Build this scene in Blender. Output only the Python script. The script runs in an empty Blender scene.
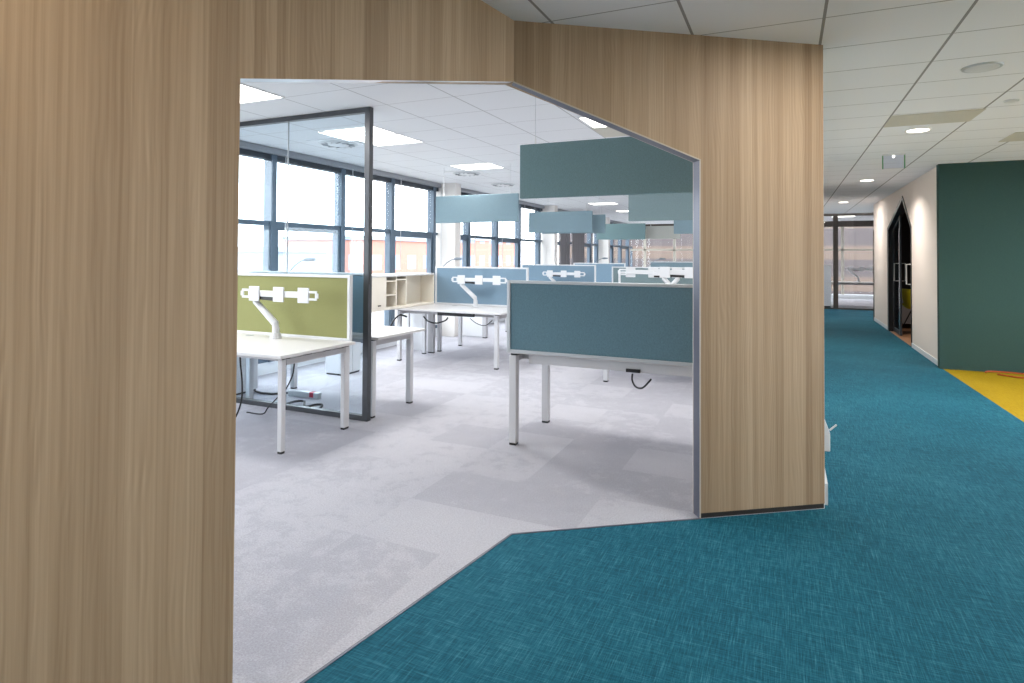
import bpy, bmesh, math, random
from mathutils import Vector, Matrix
random.seed(7)
S = bpy.context.scene
COL = S.collection
PI = math.pi

# ------------------------------------------------------------------ materials
def srgb(r, g, b):
    f = lambda c: (c/255/12.92) if c/255 <= .04045 else ((c/255+.055)/1.055)**2.4
    return (f(r), f(g), f(b), 1)

class NT:
    def __init__(s, name):
        s.m = bpy.data.materials.new(name); s.m.use_nodes = True
        s.t = s.m.node_tree; s.t.nodes.clear()
        s.out = s.n('ShaderNodeOutputMaterial')
    def n(s, typ, **kw):
        nd = s.t.nodes.new(typ)
        for k, v in kw.items(): setattr(nd, k, v)
        return nd
    def l(s, a, b): s.t.links.new(a, b)
    def math(s, op, a, b=None):
        nd = s.n('ShaderNodeMath', operation=op)
        for i, v in enumerate((a, b)):
            if v is None: continue
            if isinstance(v, (int, float)): nd.inputs[i].default_value = v
            else: s.l(v, nd.inputs[i])
        return nd.outputs[0]
    def mix(s, fac, a, b, mode='MIX'):
        nd = s.n('ShaderNodeMix', data_type='RGBA', blend_type=mode)
        for i, v in ((0, fac), (6, a), (7, b)):
            if isinstance(v, (int, float)): nd.inputs[i].default_value = v
            elif isinstance(v, tuple): nd.inputs[i].default_value = v
            else: s.l(v, nd.inputs[i])
        return nd.outputs[2]
    def ramp(s, fac, stops):
        nd = s.n('ShaderNodeValToRGB'); e = nd.color_ramp.elements
        while len(e) < len(stops): e.new(.5)
        for el, (p, c) in zip(e, stops): el.position = p; el.color = c
        s.l(fac, nd.inputs[0]); return nd.outputs[0]
    def coords(s, scale=(1, 1, 1), what='Object', loc=(0, 0, 0)):
        tc = s.n('ShaderNodeTexCoord'); mp = s.n('ShaderNodeMapping')
        mp.inputs['Scale'].default_value = scale; mp.inputs['Location'].default_value = loc
        s.l(tc.outputs[what], mp.inputs[0]); return mp.outputs[0]
    def noise(s, vec, scale=5, detail=3, rough=.5):
        nd = s.n('ShaderNodeTexNoise'); nd.inputs['Scale'].default_value = scale
        nd.inputs['Detail'].default_value = detail; nd.inputs['Roughness'].default_value = rough
        s.l(vec, nd.inputs['Vector']); return nd.outputs['Fac']
    def bsdf(s, color, rough=.5, metal=0, spec=.5, bump=None, bstr=.2, bdist=.01):
        b = s.n('ShaderNodeBsdfPrincipled')
        if isinstance(color, tuple): b.inputs['Base Color'].default_value = color
        else: s.l(color, b.inputs['Base Color'])
        b.inputs['Roughness'].default_value = rough; b.inputs['Metallic'].default_value = metal
        b.inputs['Specular IOR Level'].default_value = spec
        if bump is not None:
            bp = s.n('ShaderNodeBump'); bp.inputs['Strength'].default_value = bstr; bp.inputs['Distance'].default_value = bdist
            s.l(bump, bp.inputs['Height']); s.l(bp.outputs[0], b.inputs['Normal'])
        s.l(b.outputs[0], s.out.inputs[0]); return b

def plain(name, c, rough=.5, metal=0, spec=.5, var=.04):
    k = NT(name)
    nz = k.noise(k.coords(), 30, 2)
    d = (c[0]*(1-var), c[1]*(1-var), c[2]*(1-var), 1)
    e = (min(1, c[0]*(1+var)), min(1, c[1]*(1+var)), min(1, c[2]*(1+var)), 1)
    k.bsdf(k.mix(nz, d, e), rough, metal, spec); return k.m

def emis(name, c, strength):
    k = NT(name); e = k.n('ShaderNodeEmission'); e.inputs[0].default_value = c; e.inputs[1].default_value = strength
    k.l(e.outputs[0], k.out.inputs[0]); return k.m

def glass(name, tint, refl=1.0):
    k = NT(name)
    tr = k.n('ShaderNodeBsdfTransparent'); tr.inputs[0].default_value = tint
    gl = k.n('ShaderNodeBsdfGlossy'); gl.inputs['Roughness'].default_value = .02
    lw = k.n('ShaderNodeLayerWeight'); lw.inputs[0].default_value = .5
    f5 = k.math('POWER', lw.outputs['Facing'], 5)
    mx = k.n('ShaderNodeMixShader')
    k.l(k.math('MULTIPLY', k.math('ADD', k.math('MULTIPLY', f5, .9), .035), refl), mx.inputs[0]); k.l(tr.outputs[0], mx.inputs[1]); k.l(gl.outputs[0], mx.inputs[2])
    k.l(mx.outputs[0], k.out.inputs[0]); return k.m

def wood_mat(name, base, dark, light, seed):
    k = NT(name)
    tc = k.n('ShaderNodeTexCoord'); sp = k.n('ShaderNodeSeparateXYZ'); k.l(tc.outputs['Object'], sp.inputs[0])
    def strips(scale, off):                                                     # veneer leaves of uneven width, each with its own tone
        v = k.n('ShaderNodeTexVoronoi', voronoi_dimensions='1D'); v.inputs['Scale'].default_value = scale
        k.l(k.math('ADD', sp.outputs[0], off), v.inputs['W'])
        return k.n('ShaderNodeSeparateColor'), v
    sc1, v1 = strips(7.5, seed); k.l(v1.outputs['Color'], sc1.inputs[0])
    sc2, v2 = strips(24, seed*3); k.l(v2.outputs['Color'], sc2.inputs[0])
    fine = k.noise(k.coords((1, 1, .012), loc=(seed*2, 0, 0)), 75, 4, .65)       # long grain
    grain2 = k.noise(k.coords((1, 1, .03), loc=(seed*5, 0, 0)), 26, 3, .6)
    warp = k.noise(k.coords((1, 1, .35), loc=(seed, 3, 0)), 3, 2)
    add = k.n('ShaderNodeVectorMath', operation='ADD'); k.l(k.coords((1, 1, .05), loc=(seed, 1, 0)), add.inputs[0])
    cx = k.n('ShaderNodeCombineXYZ')
    k.l(k.math('ADD', k.math('MULTIPLY', warp, .16), k.math('MULTIPLY', sc1.outputs[1], .7)), cx.inputs[0]); k.l(cx.outputs[0], add.inputs[1])
    wv = k.n('ShaderNodeTexWave', wave_type='BANDS', bands_direction='X')
    wv.inputs['Scale'].default_value = 20; wv.inputs['Distortion'].default_value = 4.5; wv.inputs['Detail'].default_value = 3
    k.l(add.outputs[0], wv.inputs['Vector'])
    tone = k.math('ADD', k.math('MULTIPLY', sc1.outputs[0], .55), k.math('MULTIPLY', sc2.outputs[0], .45))
    c = k.ramp(tone, [(.08, dark), (.5, base), (.92, light)])
    c = k.mix(.42, c, k.ramp(fine, [(.32, dark), (.52, base), (.7, light)]))
    c = k.mix(k.math('MULTIPLY', k.math('MULTIPLY', wv.outputs['Fac'], k.ramp(grain2, [(.4, (0, 0, 0, 1)), (.65, (1, 1, 1, 1))])), .38), c, dark)
    k.bsdf(c, .55, 0, .3, bump=fine, bstr=.08, bdist=.003); return k.m

WB, WD, WL = srgb(169, 145, 118), srgb(134, 110, 85), srgb(190, 167, 140)
M = {}
M['wood_a'] = wood_mat('wood_veneer_a', WB, WD, WL, 1.3)
M['wood_b'] = wood_mat('wood_veneer_b', WB, WD, WL, 5.1)
M['wood_c'] = wood_mat('wood_veneer_c', WB, WD, WL, 9.7)
M['wood_d'] = wood_mat('wood_veneer_d', WB, WD, WL, 14.2)
M['white_wall'] = plain('painted_wall', srgb(232, 228, 224), .8, var=.01)
M['warm_wall'] = plain('warm_white_wall', srgb(236, 224, 215), .8, var=.01)
M['white'] = plain('white_lacquer', srgb(214, 215, 218), .4, var=.01)
M['desk_white'] = plain('white_laminate', srgb(212, 210, 210), .35, var=.01)
M['leg_white'] = plain('white_powder_coat', srgb(202, 202, 205), .45, var=.01)
M['rail_grey'] = plain('grey_rail', srgb(176, 175, 178), .45)
M['cream'] = plain('cream_melamine', srgb(228, 221, 208), .5, var=.01)
M['alu'] = plain('silver_anodised', srgb(186, 190, 194), .35, .25)
M['lamp_grey'] = plain('grey_lamp_metal', srgb(116, 126, 136), .45)
M['black'] = plain('black_plastic', srgb(26, 27, 30), .5)
M['dark_frame'] = plain('anthracite_metal', srgb(72, 75, 80), .4, .3)
M['win_frame'] = plain('blue_grey_window_frame', srgb(80, 97, 113), .5, 0)
M['win_dark'] = plain('dark_window_rail', srgb(50, 58, 68), .5, 0)
M['blind_grey'] = plain('grey_blind_cassette', srgb(150, 154, 160), .6)
M['plinth_dark'] = plain('dark_plinth', srgb(38, 33, 30), .5)
M['reveal'] = plain('grey_reveal', srgb(88, 90, 102), .35, .4)
M['reveal_edge'] = plain('beige_edge', srgb(186, 176, 164), .5)
M['bronze'] = plain('bronze_frame', srgb(74, 66, 60), .5, .1)
M['booth_dark'] = plain('dark_booth_lining', srgb(38, 32, 32), .8)
M['booth_floor'] = plain('brown_floor', srgb(168, 120, 84), .6)
M['yellow_shell'] = plain('yellow_shell', srgb(206, 186, 20), .5)
M['orange'] = plain('orange_cord', srgb(170, 70, 16), .6)
M['red'] = plain('red_plastic', srgb(176, 30, 60), .5)
M['chrome'] = plain('brushed_steel', srgb(205, 205, 205), .3, .7)
M['sign_green'] = plain('green_sign_edge', srgb(96, 150, 104), .5)
M['pane'] = glass('window_glass', (1, 1, 1, 1), .7)
M['pane_part'] = glass('partition_glass', (.90, .95, .98, 1), 1.0)
M['pane_sign'] = glass('sign_plate', (.92, .94, 1, 1), 1.0)
M['pane_dark'] = glass('dark_door_glass', (.35, .38, .42, 1), 1.0)
M['lamp'] = emis('ceiling_panel_glow', (1, .97, .90, 1), 4.5)
M['spot'] = emis('downlight_glow', (1, .93, .82, 1), 6.0)
M['tile_grey'] = plain('perforated_tile', srgb(196, 192, 180), .8)
M['curtain'] = plain('grey_curtain', srgb(132, 130, 134), .9)
M['ledge'] = plain('white_plinth', srgb(222, 226, 230), .6, var=.01)

def fabric(name, c, amt=.12, scale=260):
    k = NT(name)
    a = k.noise(k.coords((1, 1, .35)), scale, 2); b = k.noise(k.coords((.35, .35, 1)), scale, 2)
    f = k.math('MULTIPLY', k.math('ADD', a, b), .5)
    lo = tuple(x*(1-amt) for x in c[:3])+(1,); hi = tuple(min(1, x*(1+amt)) for x in c[:3])+(1,)
    k.bsdf(k.ramp(f, [(.35, lo), (.65, hi)]), .95, 0, .15, bump=f, bstr=.15, bdist=.002); return k.m
M['fab_green'] = fabric('olive_felt', srgb(141, 142, 96))
M['fab_teal'] = fabric('dark_teal_felt', srgb(98, 126, 138))
M['fab_blue'] = fabric('blue_grey_felt', srgb(124, 148, 166))
M['fab_hang'] = fabric('hanging_teal_felt', srgb(118, 144, 148))
M['fab_lit'] = fabric('window_lit_felt', srgb(180, 182, 176))  # felt lightened to stand in for window light falling on it
M['fab_mid'] = fabric('grey_teal_felt', srgb(120, 138, 142))
M['fab_pale'] = fabric('pale_teal_felt', srgb(126, 148, 158))
M['fab_wall'] = fabric('green_wall_cloth', srgb(56, 80, 76), .05, 120)

def ceiling_mat(name, x0, dx, y0, dy, base, wx, wy, amt):
    k = NT(name)
    tc = k.n('ShaderNodeTexCoord'); sp = k.n('ShaderNodeSeparateXYZ'); k.l(tc.outputs['Object'], sp.inputs[0])
    def line(o, a, d, w):
        t = k.math('FRACT', k.math('DIVIDE', k.math('SUBTRACT', o, a - d*50 - w/2), d))
        return k.math('LESS_THAN', t, w/d)
    lx = line(sp.outputs[0], x0, dx, wx); ly = line(sp.outputs[1], y0, dy, wy)
    ln = k.math('MAXIMUM', lx, ly)
    nz = k.noise(k.coords((1, 1, 1)), 180, 2)
    b2 = tuple(c*.96 for c in base[:3])+(1,)
    c = k.mix(nz, base, b2)
    c = k.mix(k.math('MULTIPLY', ln, amt), c, srgb(96, 92, 90))
    k.bsdf(c, .9, 0, .1); return k.m
M['ceil_off'] = ceiling_mat('office_ceiling_tiles', -3.74, .655, 3.69, .52, srgb(226, 228, 231), .011, .007, .5)
M['ceil_cor'] = ceiling_mat('corridor_ceiling_tiles', .18, .645, 2.92, .515, srgb(233, 234, 238), .015, .008, .72)

def office_carpet():
    k = NT('lilac_grey_carpet_tiles')
    tc = k.n('ShaderNodeTexCoord'); sc = k.n('ShaderNodeVectorMath', operation='MULTIPLY'); sc.inputs[1].default_value = (1/.5, 1/.5, 0)
    k.l(tc.outputs['Object'], sc.inputs[0])
    fl = k.n('ShaderNodeVectorMath', operation='FLOOR'); k.l(sc.outputs[0], fl.inputs[0])
    wn = k.n('ShaderNodeTexWhiteNoise', noise_dimensions='3D'); k.l(fl.outputs[0], wn.inputs[0])
    off = k.n('ShaderNodeVectorMath', operation='SCALE'); off.inputs[3].default_value = 40; k.l(wn.outputs['Color'], off.inputs[0])
    vv = k.n('ShaderNodeVectorMath', operation='ADD'); k.l(tc.outputs['Object'], vv.inputs[0]); k.l(off.outputs[0], vv.inputs[1])
    blot = k.noise(vv.outputs[0], 7, 8, .74)
    gran = k.noise(k.coords(), 130, 3, .75)
    f = k.math('ADD', k.math('MULTIPLY', wn.outputs['Value'], .26), k.math('MULTIPLY', blot, .84))
    c = k.ramp(f, [(.30, srgb(182, 182, 189)), (.52, srgb(188, 188, 195)), (.58, srgb(198, 198, 204)), (.85, srgb(204, 204, 209))])
    c = k.mix(k.ramp(gran, [(.3, (0, 0, 0, 1)), (.66, (.6, .6, .6, 1))]), c, srgb(140, 134, 143))
    k.bsdf(c, .95, 0, .1, bump=gran, bstr=.35, bdist=.004); return k.m
M['carpet'] = office_carpet()

def woven(name, lo, mid, hi):
    k = NT(name)
    def threads(q):
        sc = lambda v: (1, v, 1) if q else (v, 1, 1)
        n1 = k.noise(k.coords(sc(.06), loc=(1+q, 4, 0)), 260, 2, .6); n2 = k.noise(k.coords(sc(.022), loc=(7, 2+q, 0)), 330, 3, .6); n3 = k.noise(k.coords(sc(.035), loc=(3, 9+q, 0)), 140, 3, .65)
        return k.math('ADD', k.math('MULTIPLY', n1, .3), k.math('ADD', k.math('MULTIPLY', n2, .35), k.math('MULTIPLY', n3, .35)))
    a = threads(0); b = threads(1)
    big = k.noise(k.coords((1, 1, 1)), 1.2, 2)
    f = k.math('MAXIMUM', a, b)
    f2 = k.math('ADD', k.math('MULTIPLY', k.math('ADD', a, b), .42), k.math('ADD', k.math('MULTIPLY', k.math('SUBTRACT', f, .5), .35), k.math('MULTIPLY', big, .1)))
    c = k.ramp(f2, [(.40, lo), (.50, mid), (.61, hi)])
    k.bsdf(c, .85, 0, .2, bump=f2, bstr=.3, bdist=.003); return k.m
M['teal'] = woven('teal_woven_carpet', srgb(4, 66, 83), srgb(20, 94, 113), srgb(70, 130, 146))
M['yellow'] = woven('yellow_carpet', srgb(150, 118, 0), srgb(166, 136, 8), srgb(178, 150, 36))

def facade(name, wall, win, sx, sz, fx, fz):
    k = NT(name)
    tc = k.n('ShaderNodeTexCoord'); sp = k.n('ShaderNodeSeparateXYZ'); k.l(tc.outputs['Object'], sp.inputs[0])
    h = k.math('ADD', sp.outputs[0], sp.outputs[1])
    a = k.math('LESS_THAN', k.math('FRACT', k.math('DIVIDE', k.math('ADD', h, 500), sx)), fx)
    b = k.math('LESS_THAN', k.math('FRACT', k.math('DIVIDE', k.math('ADD', sp.outputs[2], 300), sz)), fz)
    k.bsdf(k.mix(k.math('MULTIPLY', a, b), wall, win), .8); return k.m
M['fac_red'] = facade('red_facade', srgb(172, 118, 104), srgb(140, 150, 168), 3, 3.2, .5, .45)
M['fac_pale'] = facade('pale_facade', srgb(156, 163, 174), srgb(130, 142, 160), 2.6, 3.0, .55, .4)
M['fac_band'] = facade('banded_brick_facade', srgb(98, 84, 76), srgb(76, 69, 70), 50, 1.5, 1.1, .55)
M['ground'] = plain('pale_ground', srgb(150, 148, 144), .9)

# ------------------------------------------------------------------ mesh helpers
class MB:
    def __init__(s): s.b = bmesh.new()
    def box(s, x0, x1, y0, y1, z0, z1):
        v = [s.b.verts.new(p) for p in ((x0,y0,z0),(x1,y0,z0),(x1,y1,z0),(x0,y1,z0),(x0,y0,z1),(x1,y0,z1),(x1,y1,z1),(x0,y1,z1))]
        for f in ((0,3,2,1),(4,5,6,7),(0,1,5,4),(1,2,6,5),(2,3,7,6),(3,0,4,7)): s.b.faces.new([v[i] for i in f])
        return s
    def cyl(s, p0, p1, r0, r1=None, n=20):
        r1 = r0 if r1 is None else r1
        p0, p1 = Vector(p0), Vector(p1); d = (p1-p0).normalized()
        a = d.orthogonal().normalized(); c = d.cross(a)
        ra = [s.b.verts.new(p0+(a*math.cos(2*PI*i/n)+c*math.sin(2*PI*i/n))*r0) for i in range(n)]
        rb = [s.b.verts.new(p1+(a*math.cos(2*PI*i/n)+c*math.sin(2*PI*i/n))*r1) for i in range(n)]
        for i in range(n): s.b.faces.new((ra[i], ra[(i+1)%n], rb[(i+1)%n], rb[i]))
        s.b.faces.new(ra[::-1]); s.b.faces.new(rb); return s
    def tube(s, pts, r, n=8):
        pts = [Vector(p) for p in pts]; rings = []
        up = Vector((.13, .21, .97)).normalized()
        for i, p in enumerate(pts):
            t = (pts[min(i+1, len(pts)-1)]-pts[max(i-1, 0)]).normalized()
            a = t.cross(up)
            a = a.normalized() if a.length > 1e-4 else t.orthogonal().normalized()
            c = t.cross(a)
            rr = r[i] if isinstance(r, (list, tuple)) else r
            rings.append([s.b.verts.new(p+(a*math.cos(2*PI*k/n)+c*math.sin(2*PI*k/n))*rr) for k in range(n)])
        for q in range(len(rings)-1):
            for k in range(n): s.b.faces.new((rings[q][k], rings[q][(k+1)%n], rings[q+1][(k+1)%n], rings[q+1][k]))
        s.b.faces.new(rings[0][::-1]); s.b.faces.new(rings[-1]); return s
    def bar(s, p0, p1, w, h):
        """square bar from p0 to p1, w wide sideways and h deep"""
        p0, p1 = Vector(p0), Vector(p1); d = (p1-p0).normalized()
        a = d.cross(Vector((0, 1, 0)))
        a = a.normalized() if a.length > 1e-3 else Vector((1, 0, 0))
        c = d.cross(a)
        v = [s.b.verts.new(p + a*w/2*i + c*h/2*j) for p in (p0, p1) for i, j in ((-1,-1),(1,-1),(1,1),(-1,1))]
        for f in ((3,2,1,0),(4,5,6,7),(0,1,5,4),(1,2,6,5),(2,3,7,6),(3,0,4,7)): s.b.faces.new([v[i] for i in f])
        return s
    def prism(s, poly, z0, z1):
        a = [s.b.verts.new((x, y, z0)) for x, y in poly]; b = [s.b.verts.new((x, y, z1)) for x, y in poly]; n = len(poly)
        for i in range(n): s.b.faces.new((a[i], a[(i+1)%n], b[(i+1)%n], b[i]))
        s.b.faces.new(a[::-1]); s.b.faces.new(b); return s
    def slab(s, poly, y0, y1, back=None):
        """poly of (u,z) between local y0 and y1; back: separate outline for the y1 face"""
        bk = back or poly
        a = [s.b.verts.new((u, y0, z)) for u, z in poly]; b = [s.b.verts.new((u, y1, z)) for u, z in bk]; n = len(poly)
        for i in range(n): s.b.faces.new((a[i], a[(i+1)%n], b[(i+1)%n], b[i]))
        s.b.faces.new(a[::-1]); s.b.faces.new(b); return s
    def done(s, name, mat, parent=None, bev=0, smooth=False, xf=None, seg=2):
        bmesh.ops.recalc_face_normals(s.b, faces=s.b.faces)
        me = bpy.data.meshes.new(name); s.b.to_mesh(me); s.b.free()
        me.materials.append(mat if not isinstance(mat, str) else M[mat])
        o = bpy.data.objects.new(name, me); COL.objects.link(o)
        if parent is not None: o.parent = parent
        if xf is not None: o.matrix_world = xf
        if bev:
            m = o.modifiers.new('bevel', 'BEVEL'); m.width = bev; m.segments = seg; m.limit_method = 'ANGLE'
        if smooth:
            for p in me.polygons: p.use_smooth = True
        return o

def tag(o, label=None, cat=None, group=None, kind=None):
    if label: o['label'] = label
    if cat: o['category'] = cat
    if group: o['group'] = group
    if kind: o['kind'] = kind
    return o
def thing(name, label, cat, loc=(0, 0, 0), rz=0, group=None, kind=None):
    o = bpy.data.objects.new(name, None); COL.objects.link(o); o.empty_display_size = .1
    o.location = loc; o.rotation_euler = (0, 0, rz)
    return tag(o, label, cat, group, kind)
def struct(o, label=None, cat=None): return tag(o, label, cat, None, 'structure')

# ------------------------------------------------------------------ plan
BEND = Vector((-1.280, 2.833)); DL = Vector((.185, 1.268)).normalized()
L0 = BEND - DL*5.4
RJ = Vector((-.424, 3.436)); DR = (RJ-BEND).normalized(); LR = 1.806; REND = BEND + DR*LR
uJ_R = (RJ-BEND).length
uB = 5.4; uJ_L = uB - (Vector((-1.288, 2.843))-Vector((-1.512, 1.322))).length
TH = .075; MIT = TH*.43
CEIL, OCEIL = 2.64, 2.70
ZS, ZP = 1.955, 2.324           # shoulder and peak of the opening
def frame(p, d): return Matrix.Translation((p.x, p.y, 0)) @ Matrix.Rotation(math.atan2(d.y, d.x), 4, 'Z')
FL, FR = frame(L0, DL), frame(BEND, DR)
XC0, XC1 = .20, 1.83            # corridor walls

# floors
cor = [(L0.x, L0.y), (4.2, -2.5), (4.2, -1.5), (1.88, -1.5), (1.88, 6.6), (XC1, 9.4), (XC1, 16), (2.6, 16), (2.6, 18.9), (XC0, 18.9), (XC0, 3.95),
       (REND.x, REND.y), (BEND.x, BEND.y)]
struct(MB().prism(cor, -.12, 0).done('floor_corridor', 'teal'), 'teal woven carpet of the corridor floor', 'floor')
off = [(L0.x, L0.y), (BEND.x, BEND.y), (REND.x, REND.y), (XC0, 3.95), (XC0, 18.9), (4.2, 18.9), (4.2, 24.2), (-5.8, 24.2), (-5.8, -2.5)]
struct(MB().prism(off, -.12, 0).done('floor', 'carpet'), 'pale lilac grey carpet tiles of the office floor', 'floor')
struct(MB().prism([(1.88, -1.5), (4.2, -1.5), (4.2, 9.4), (XC1, 9.4), (1.88, 6.6)], -.12, 0).done('floor_alcove', 'yellow'), 'bright yellow carpet in front of the green wall', 'floor')
struct(MB().prism([(XC1, 9.4), (5.2, 9.4), (5.2, 16), (XC1, 16)], -.12, 0).done('floor_booth', 'booth_floor'), 'brown floor inside the dark booth', 'floor')
# ceilings
struct(MB().prism([(x, y) for x, y in ((L0.x, L0.y), (4.2, -2.5), (4.2, 9.4), (5.2, 9.4), (5.2, 18.8), (XC0-.03, 18.8), (XC0-.03, 4.0), (REND.x-.03, REND.y+.02), (BEND.x-.02, BEND.y+.02))], CEIL, CEIL+.05)
       .done('ceiling_corridor', 'ceil_cor'), 'grey white tiled ceiling over the corridor', 'ceiling')
bx, rx = BEND + Vector((-DL.y, DL.x))*.05, REND + Vector((-DR.y, DR.x))*.05
struct(MB().prism([(L0.x-.05, L0.y), (bx.x, bx.y), (rx.x, rx.y), (XC0-.06, 3.9), (XC0-.06, 18.85), (4.2, 18.85), (4.2, 24.2), (-5.8, 24.2), (-5.8, -2.5)], OCEIL, OCEIL+.08)
       .done('ceiling', 'ceil_off'), 'white tiled ceiling over the open office', 'ceiling')

# wood wall with the house-shaped opening
WT = CEIL+.04
struct(MB().slab([(0, 0), (uJ_L, 0), (uJ_L, WT), (0, WT)], 0, TH).done('wall_left', 'wood_a', xf=FL), 'pale ash veneer wall panel filling the left of the photo', 'wall')
hl = [(uJ_L, ZS), (uB, ZP), (uB, WT), (uJ_L, WT)]
struct(MB().slab(hl, 0, TH, [(u+(MIT if u == uB else 0), z) for u, z in hl]).done('wall_left_header', 'wood_b', xf=FL), 'ash veneer above the left slope of the opening', 'wall')
hr = [(0, ZP), (uJ_R, ZS), (uJ_R, WT), (0, WT)]
struct(MB().slab(hr, 0, TH, [(u-(MIT if u == 0 else 0), z) for u, z in hr]).done('wall_front_header', 'wood_c', xf=FR), 'ash veneer above the right slope of the opening', 'wall')
struct(MB().slab([(uJ_R, .028), (LR, .028), (LR, WT), (uJ_R, WT)], 0, TH).done('wall_front', 'wood_d', xf=FR), 'ash veneer panel right of the opening beside the corridor', 'wall')
struct(MB().box(uJ_R+.004, LR, .006, TH, 0, .028).done('baseboard_front', 'plinth_dark', xf=FR), 'dark recessed plinth under the right wood panel', 'baseboard')
struct(MB().box(LR, LR+.008, .02, TH+.01, 0, CEIL-.004).done('trim_1', 'white_wall', xf=FR), 'white edge strip at the end of the right wood panel', 'trim')
# reveal lining
def lining(name, fr, path, label, mats):
    """strip along the opening's edge, hugging the wall thickness"""
    t = .007 if fr is FR else .003
    def inset(pts, d):
        c = Vector((0.6 if fr is FL else -.6, 0))
        return pts
    root = struct(thing(name, label, 'trim'))
    root.matrix_world = fr
    outer = path
    inner = []
    for i, p in enumerate(path):
        p = Vector(p)
        dirs = []
        if i > 0: dirs.append((p-Vector(path[i-1])).normalized())
        if i < len(path)-1: dirs.append((Vector(path[i+1])-p).normalized())
        nrm = sum((Vector((-d.y, d.x)) for d in dirs), Vector((0, 0))).normalized()
        k = 1/max(.4, nrm.dot(Vector((-dirs[0].y, dirs[0].x))))
        inner.append(tuple(p+nrm*t*k))
    poly = list(outer)+inner[::-1]
    for nm, a, b, mt in (('lining', .002, TH-.004, mats[0]), ('front_edge', -.0005, .002, mats[1]), ('back_edge', TH-.004, TH+.003, 'reveal_edge')):
        o = MB().slab(poly, a, b).done(nm, mt, root)
    return root
lining('trim_2', FR, [(uJ_R, 0), (uJ_R, ZS), (0, ZP)], 'grey metal reveal lining the right side of the opening', ('reveal', 'reveal_edge'))
lining('trim_3', FL, [(uB, ZP), (uJ_L, ZS), (uJ_L, 0)], 'metal reveal lining the left side of the opening, paled for glare', ('alu', 'wood_b'))  # silver here stands in for glare on the lining's underside
# joint strip between the carpets
for nm, fr, a, b in (('trim_4', FL, uJ_L, uB), ('trim_5', FR, 0, uJ_R)):
    struct(MB().box(a, b, -.006, .006, -.02, .002).done(nm, 'reveal', xf=fr), 'thin metal strip where the teal and grey carpets meet, %s part' % ('left' if fr is FL else 'right'), 'trim')

# corridor left wall
struct(MB().box(.08, XC0, 3.93, 18.8, 0, OCEIL).done('wall_corridor', 'white_wall'), 'white wall running back behind the wood panel', 'wall')
struct(MB().box(XC0, XC0+.016, 3.93, 18.75, 0, .12).done('baseboard_corridor', 'white'), 'white skirting showing past the edge of the wood panel', 'baseboard')
# white socket box with a small lever
t = thing('wall_socket', 'small white socket box with a lever on the wall edge beside the wood panel', 'socket', (XC0, 3.95, .3))
MB().box(0, .03, 0, .09, 0, .1).done('box', 'white', t, .006)
MB().slab([(0, .1), (.03, .1), (0, .18)], 0, .09).done('cover', 'white', t)
MB().bar((.03, .04, .115), (.065, .04, .15), .008, .012).done('lever', 'white', t)

# right corridor wall with house-shaped door opening (local u = Y)
FRT = Matrix.Translation((XC1, 0, 0)) @ Matrix.Rotation(PI/2, 4, 'Z')      # local x -> +Y, local y -> -X
D0, D1, DA = 11.43, 13.90, 12.2
DZ0, DZ1, DZA = 1.92, 2.00, 2.49
wp = [(9.4, 0), (D0, 0), (D0, DZ0), (DA, DZA), (D1, DZ1), (D1, 0), (16, 0), (16, CEIL), (9.4, CEIL)]
struct(MB().slab(wp, -.12, 0).done('wall_right', 'warm_wall', xf=FRT), 'white corridor wall pierced by a pointed doorway', 'wall')
struct(MB().box(9.52, D0, 0, .01, 0, .07).done('baseboard_right', 'ledge', xf=FRT), 'pale skirting at the foot of the white wall', 'baseboard')
struct(MB().box(D1, 16, 0, .01, 0, .07).done('baseboard_right_far', 'ledge', xf=FRT), 'pale skirting beyond the pointed doorway', 'baseboard')
struct(MB().slab([(15.94, 0), (16.0, 0), (16.0, 2.05), (15.94, 2.05)], -.01, .015).done('trim_6', 'bronze', xf=FRT), 'narrow dark frame at the far corner of the white wall', 'trim')
door = struct(thing('door_1', 'pointed dark framed glass sliding door of the booth', 'door'))
dpath = [(D0, 0), (D0, DZ0), (DA, DZA), (D1, DZ1), (D1, 0)]
din = [(D0+.03, 0), (D0+.03, DZ0-.02), (DA+.01, DZA-.075), (D1-.14, DZ1-.03), (D1-.14, 0)]
MB().slab(dpath+din[::-1], -.118, .012).done('door_frame', 'black', door, xf=FRT)
lf = [(12.95, .01), (12.95, 2.24), (13.75, 2.0), (13.75, .01)]
li = [(13.02, .09), (13.02, 2.14), (13.68, 1.95), (13.68, .09)]
leaf = MB().slab(lf+[lf[0]]+[li[0]]+li[::-1], -.09, -.06).done('leaf_frame', 'dark_frame', door, xf=FRT)
MB().slab(li, -.078, -.072).done('leaf_glass', 'pane_dark', door, xf=FRT)
def pull(parent, y, side, x):
    a = x; b = x + side*.07
    MB().tube([(a, y, 1.0), (b, y, 1.0), (b, y, 1.32), (a, y, 1.32)], .011, 8).done('pull_handle', 'chrome', parent, smooth=False)
pull(door, 13.06, -1, XC1+.058); pull(door, 13.06, 1, XC1+.092); pull(door, 11.45, -1, XC1+.0)
# booth interior
struct(MB().box(5.1, 5.2, 9.5, 16, 0, CEIL).done('wall_booth_back', 'booth_dark'), 'dark back wall of the booth', 'wall')
struct(MB().box(1.95, 5.1, 15.9, 16, 0, CEIL).done('wall_booth_end', 'booth_dark'), 'dark end wall of the booth', 'wall')
struct(MB().box(1.95, 5.1, 9.5, 9.54, 0, CEIL).done('wall_booth_near', 'booth_dark'), 'dark near wall of the booth', 'wall')
struct(MB().box(1.95, 5.1, 9.54, 15.9, 2.56, 2.60).done('ceiling_booth', 'booth_dark'), 'dark ceiling of the booth', 'ceiling')
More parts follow.
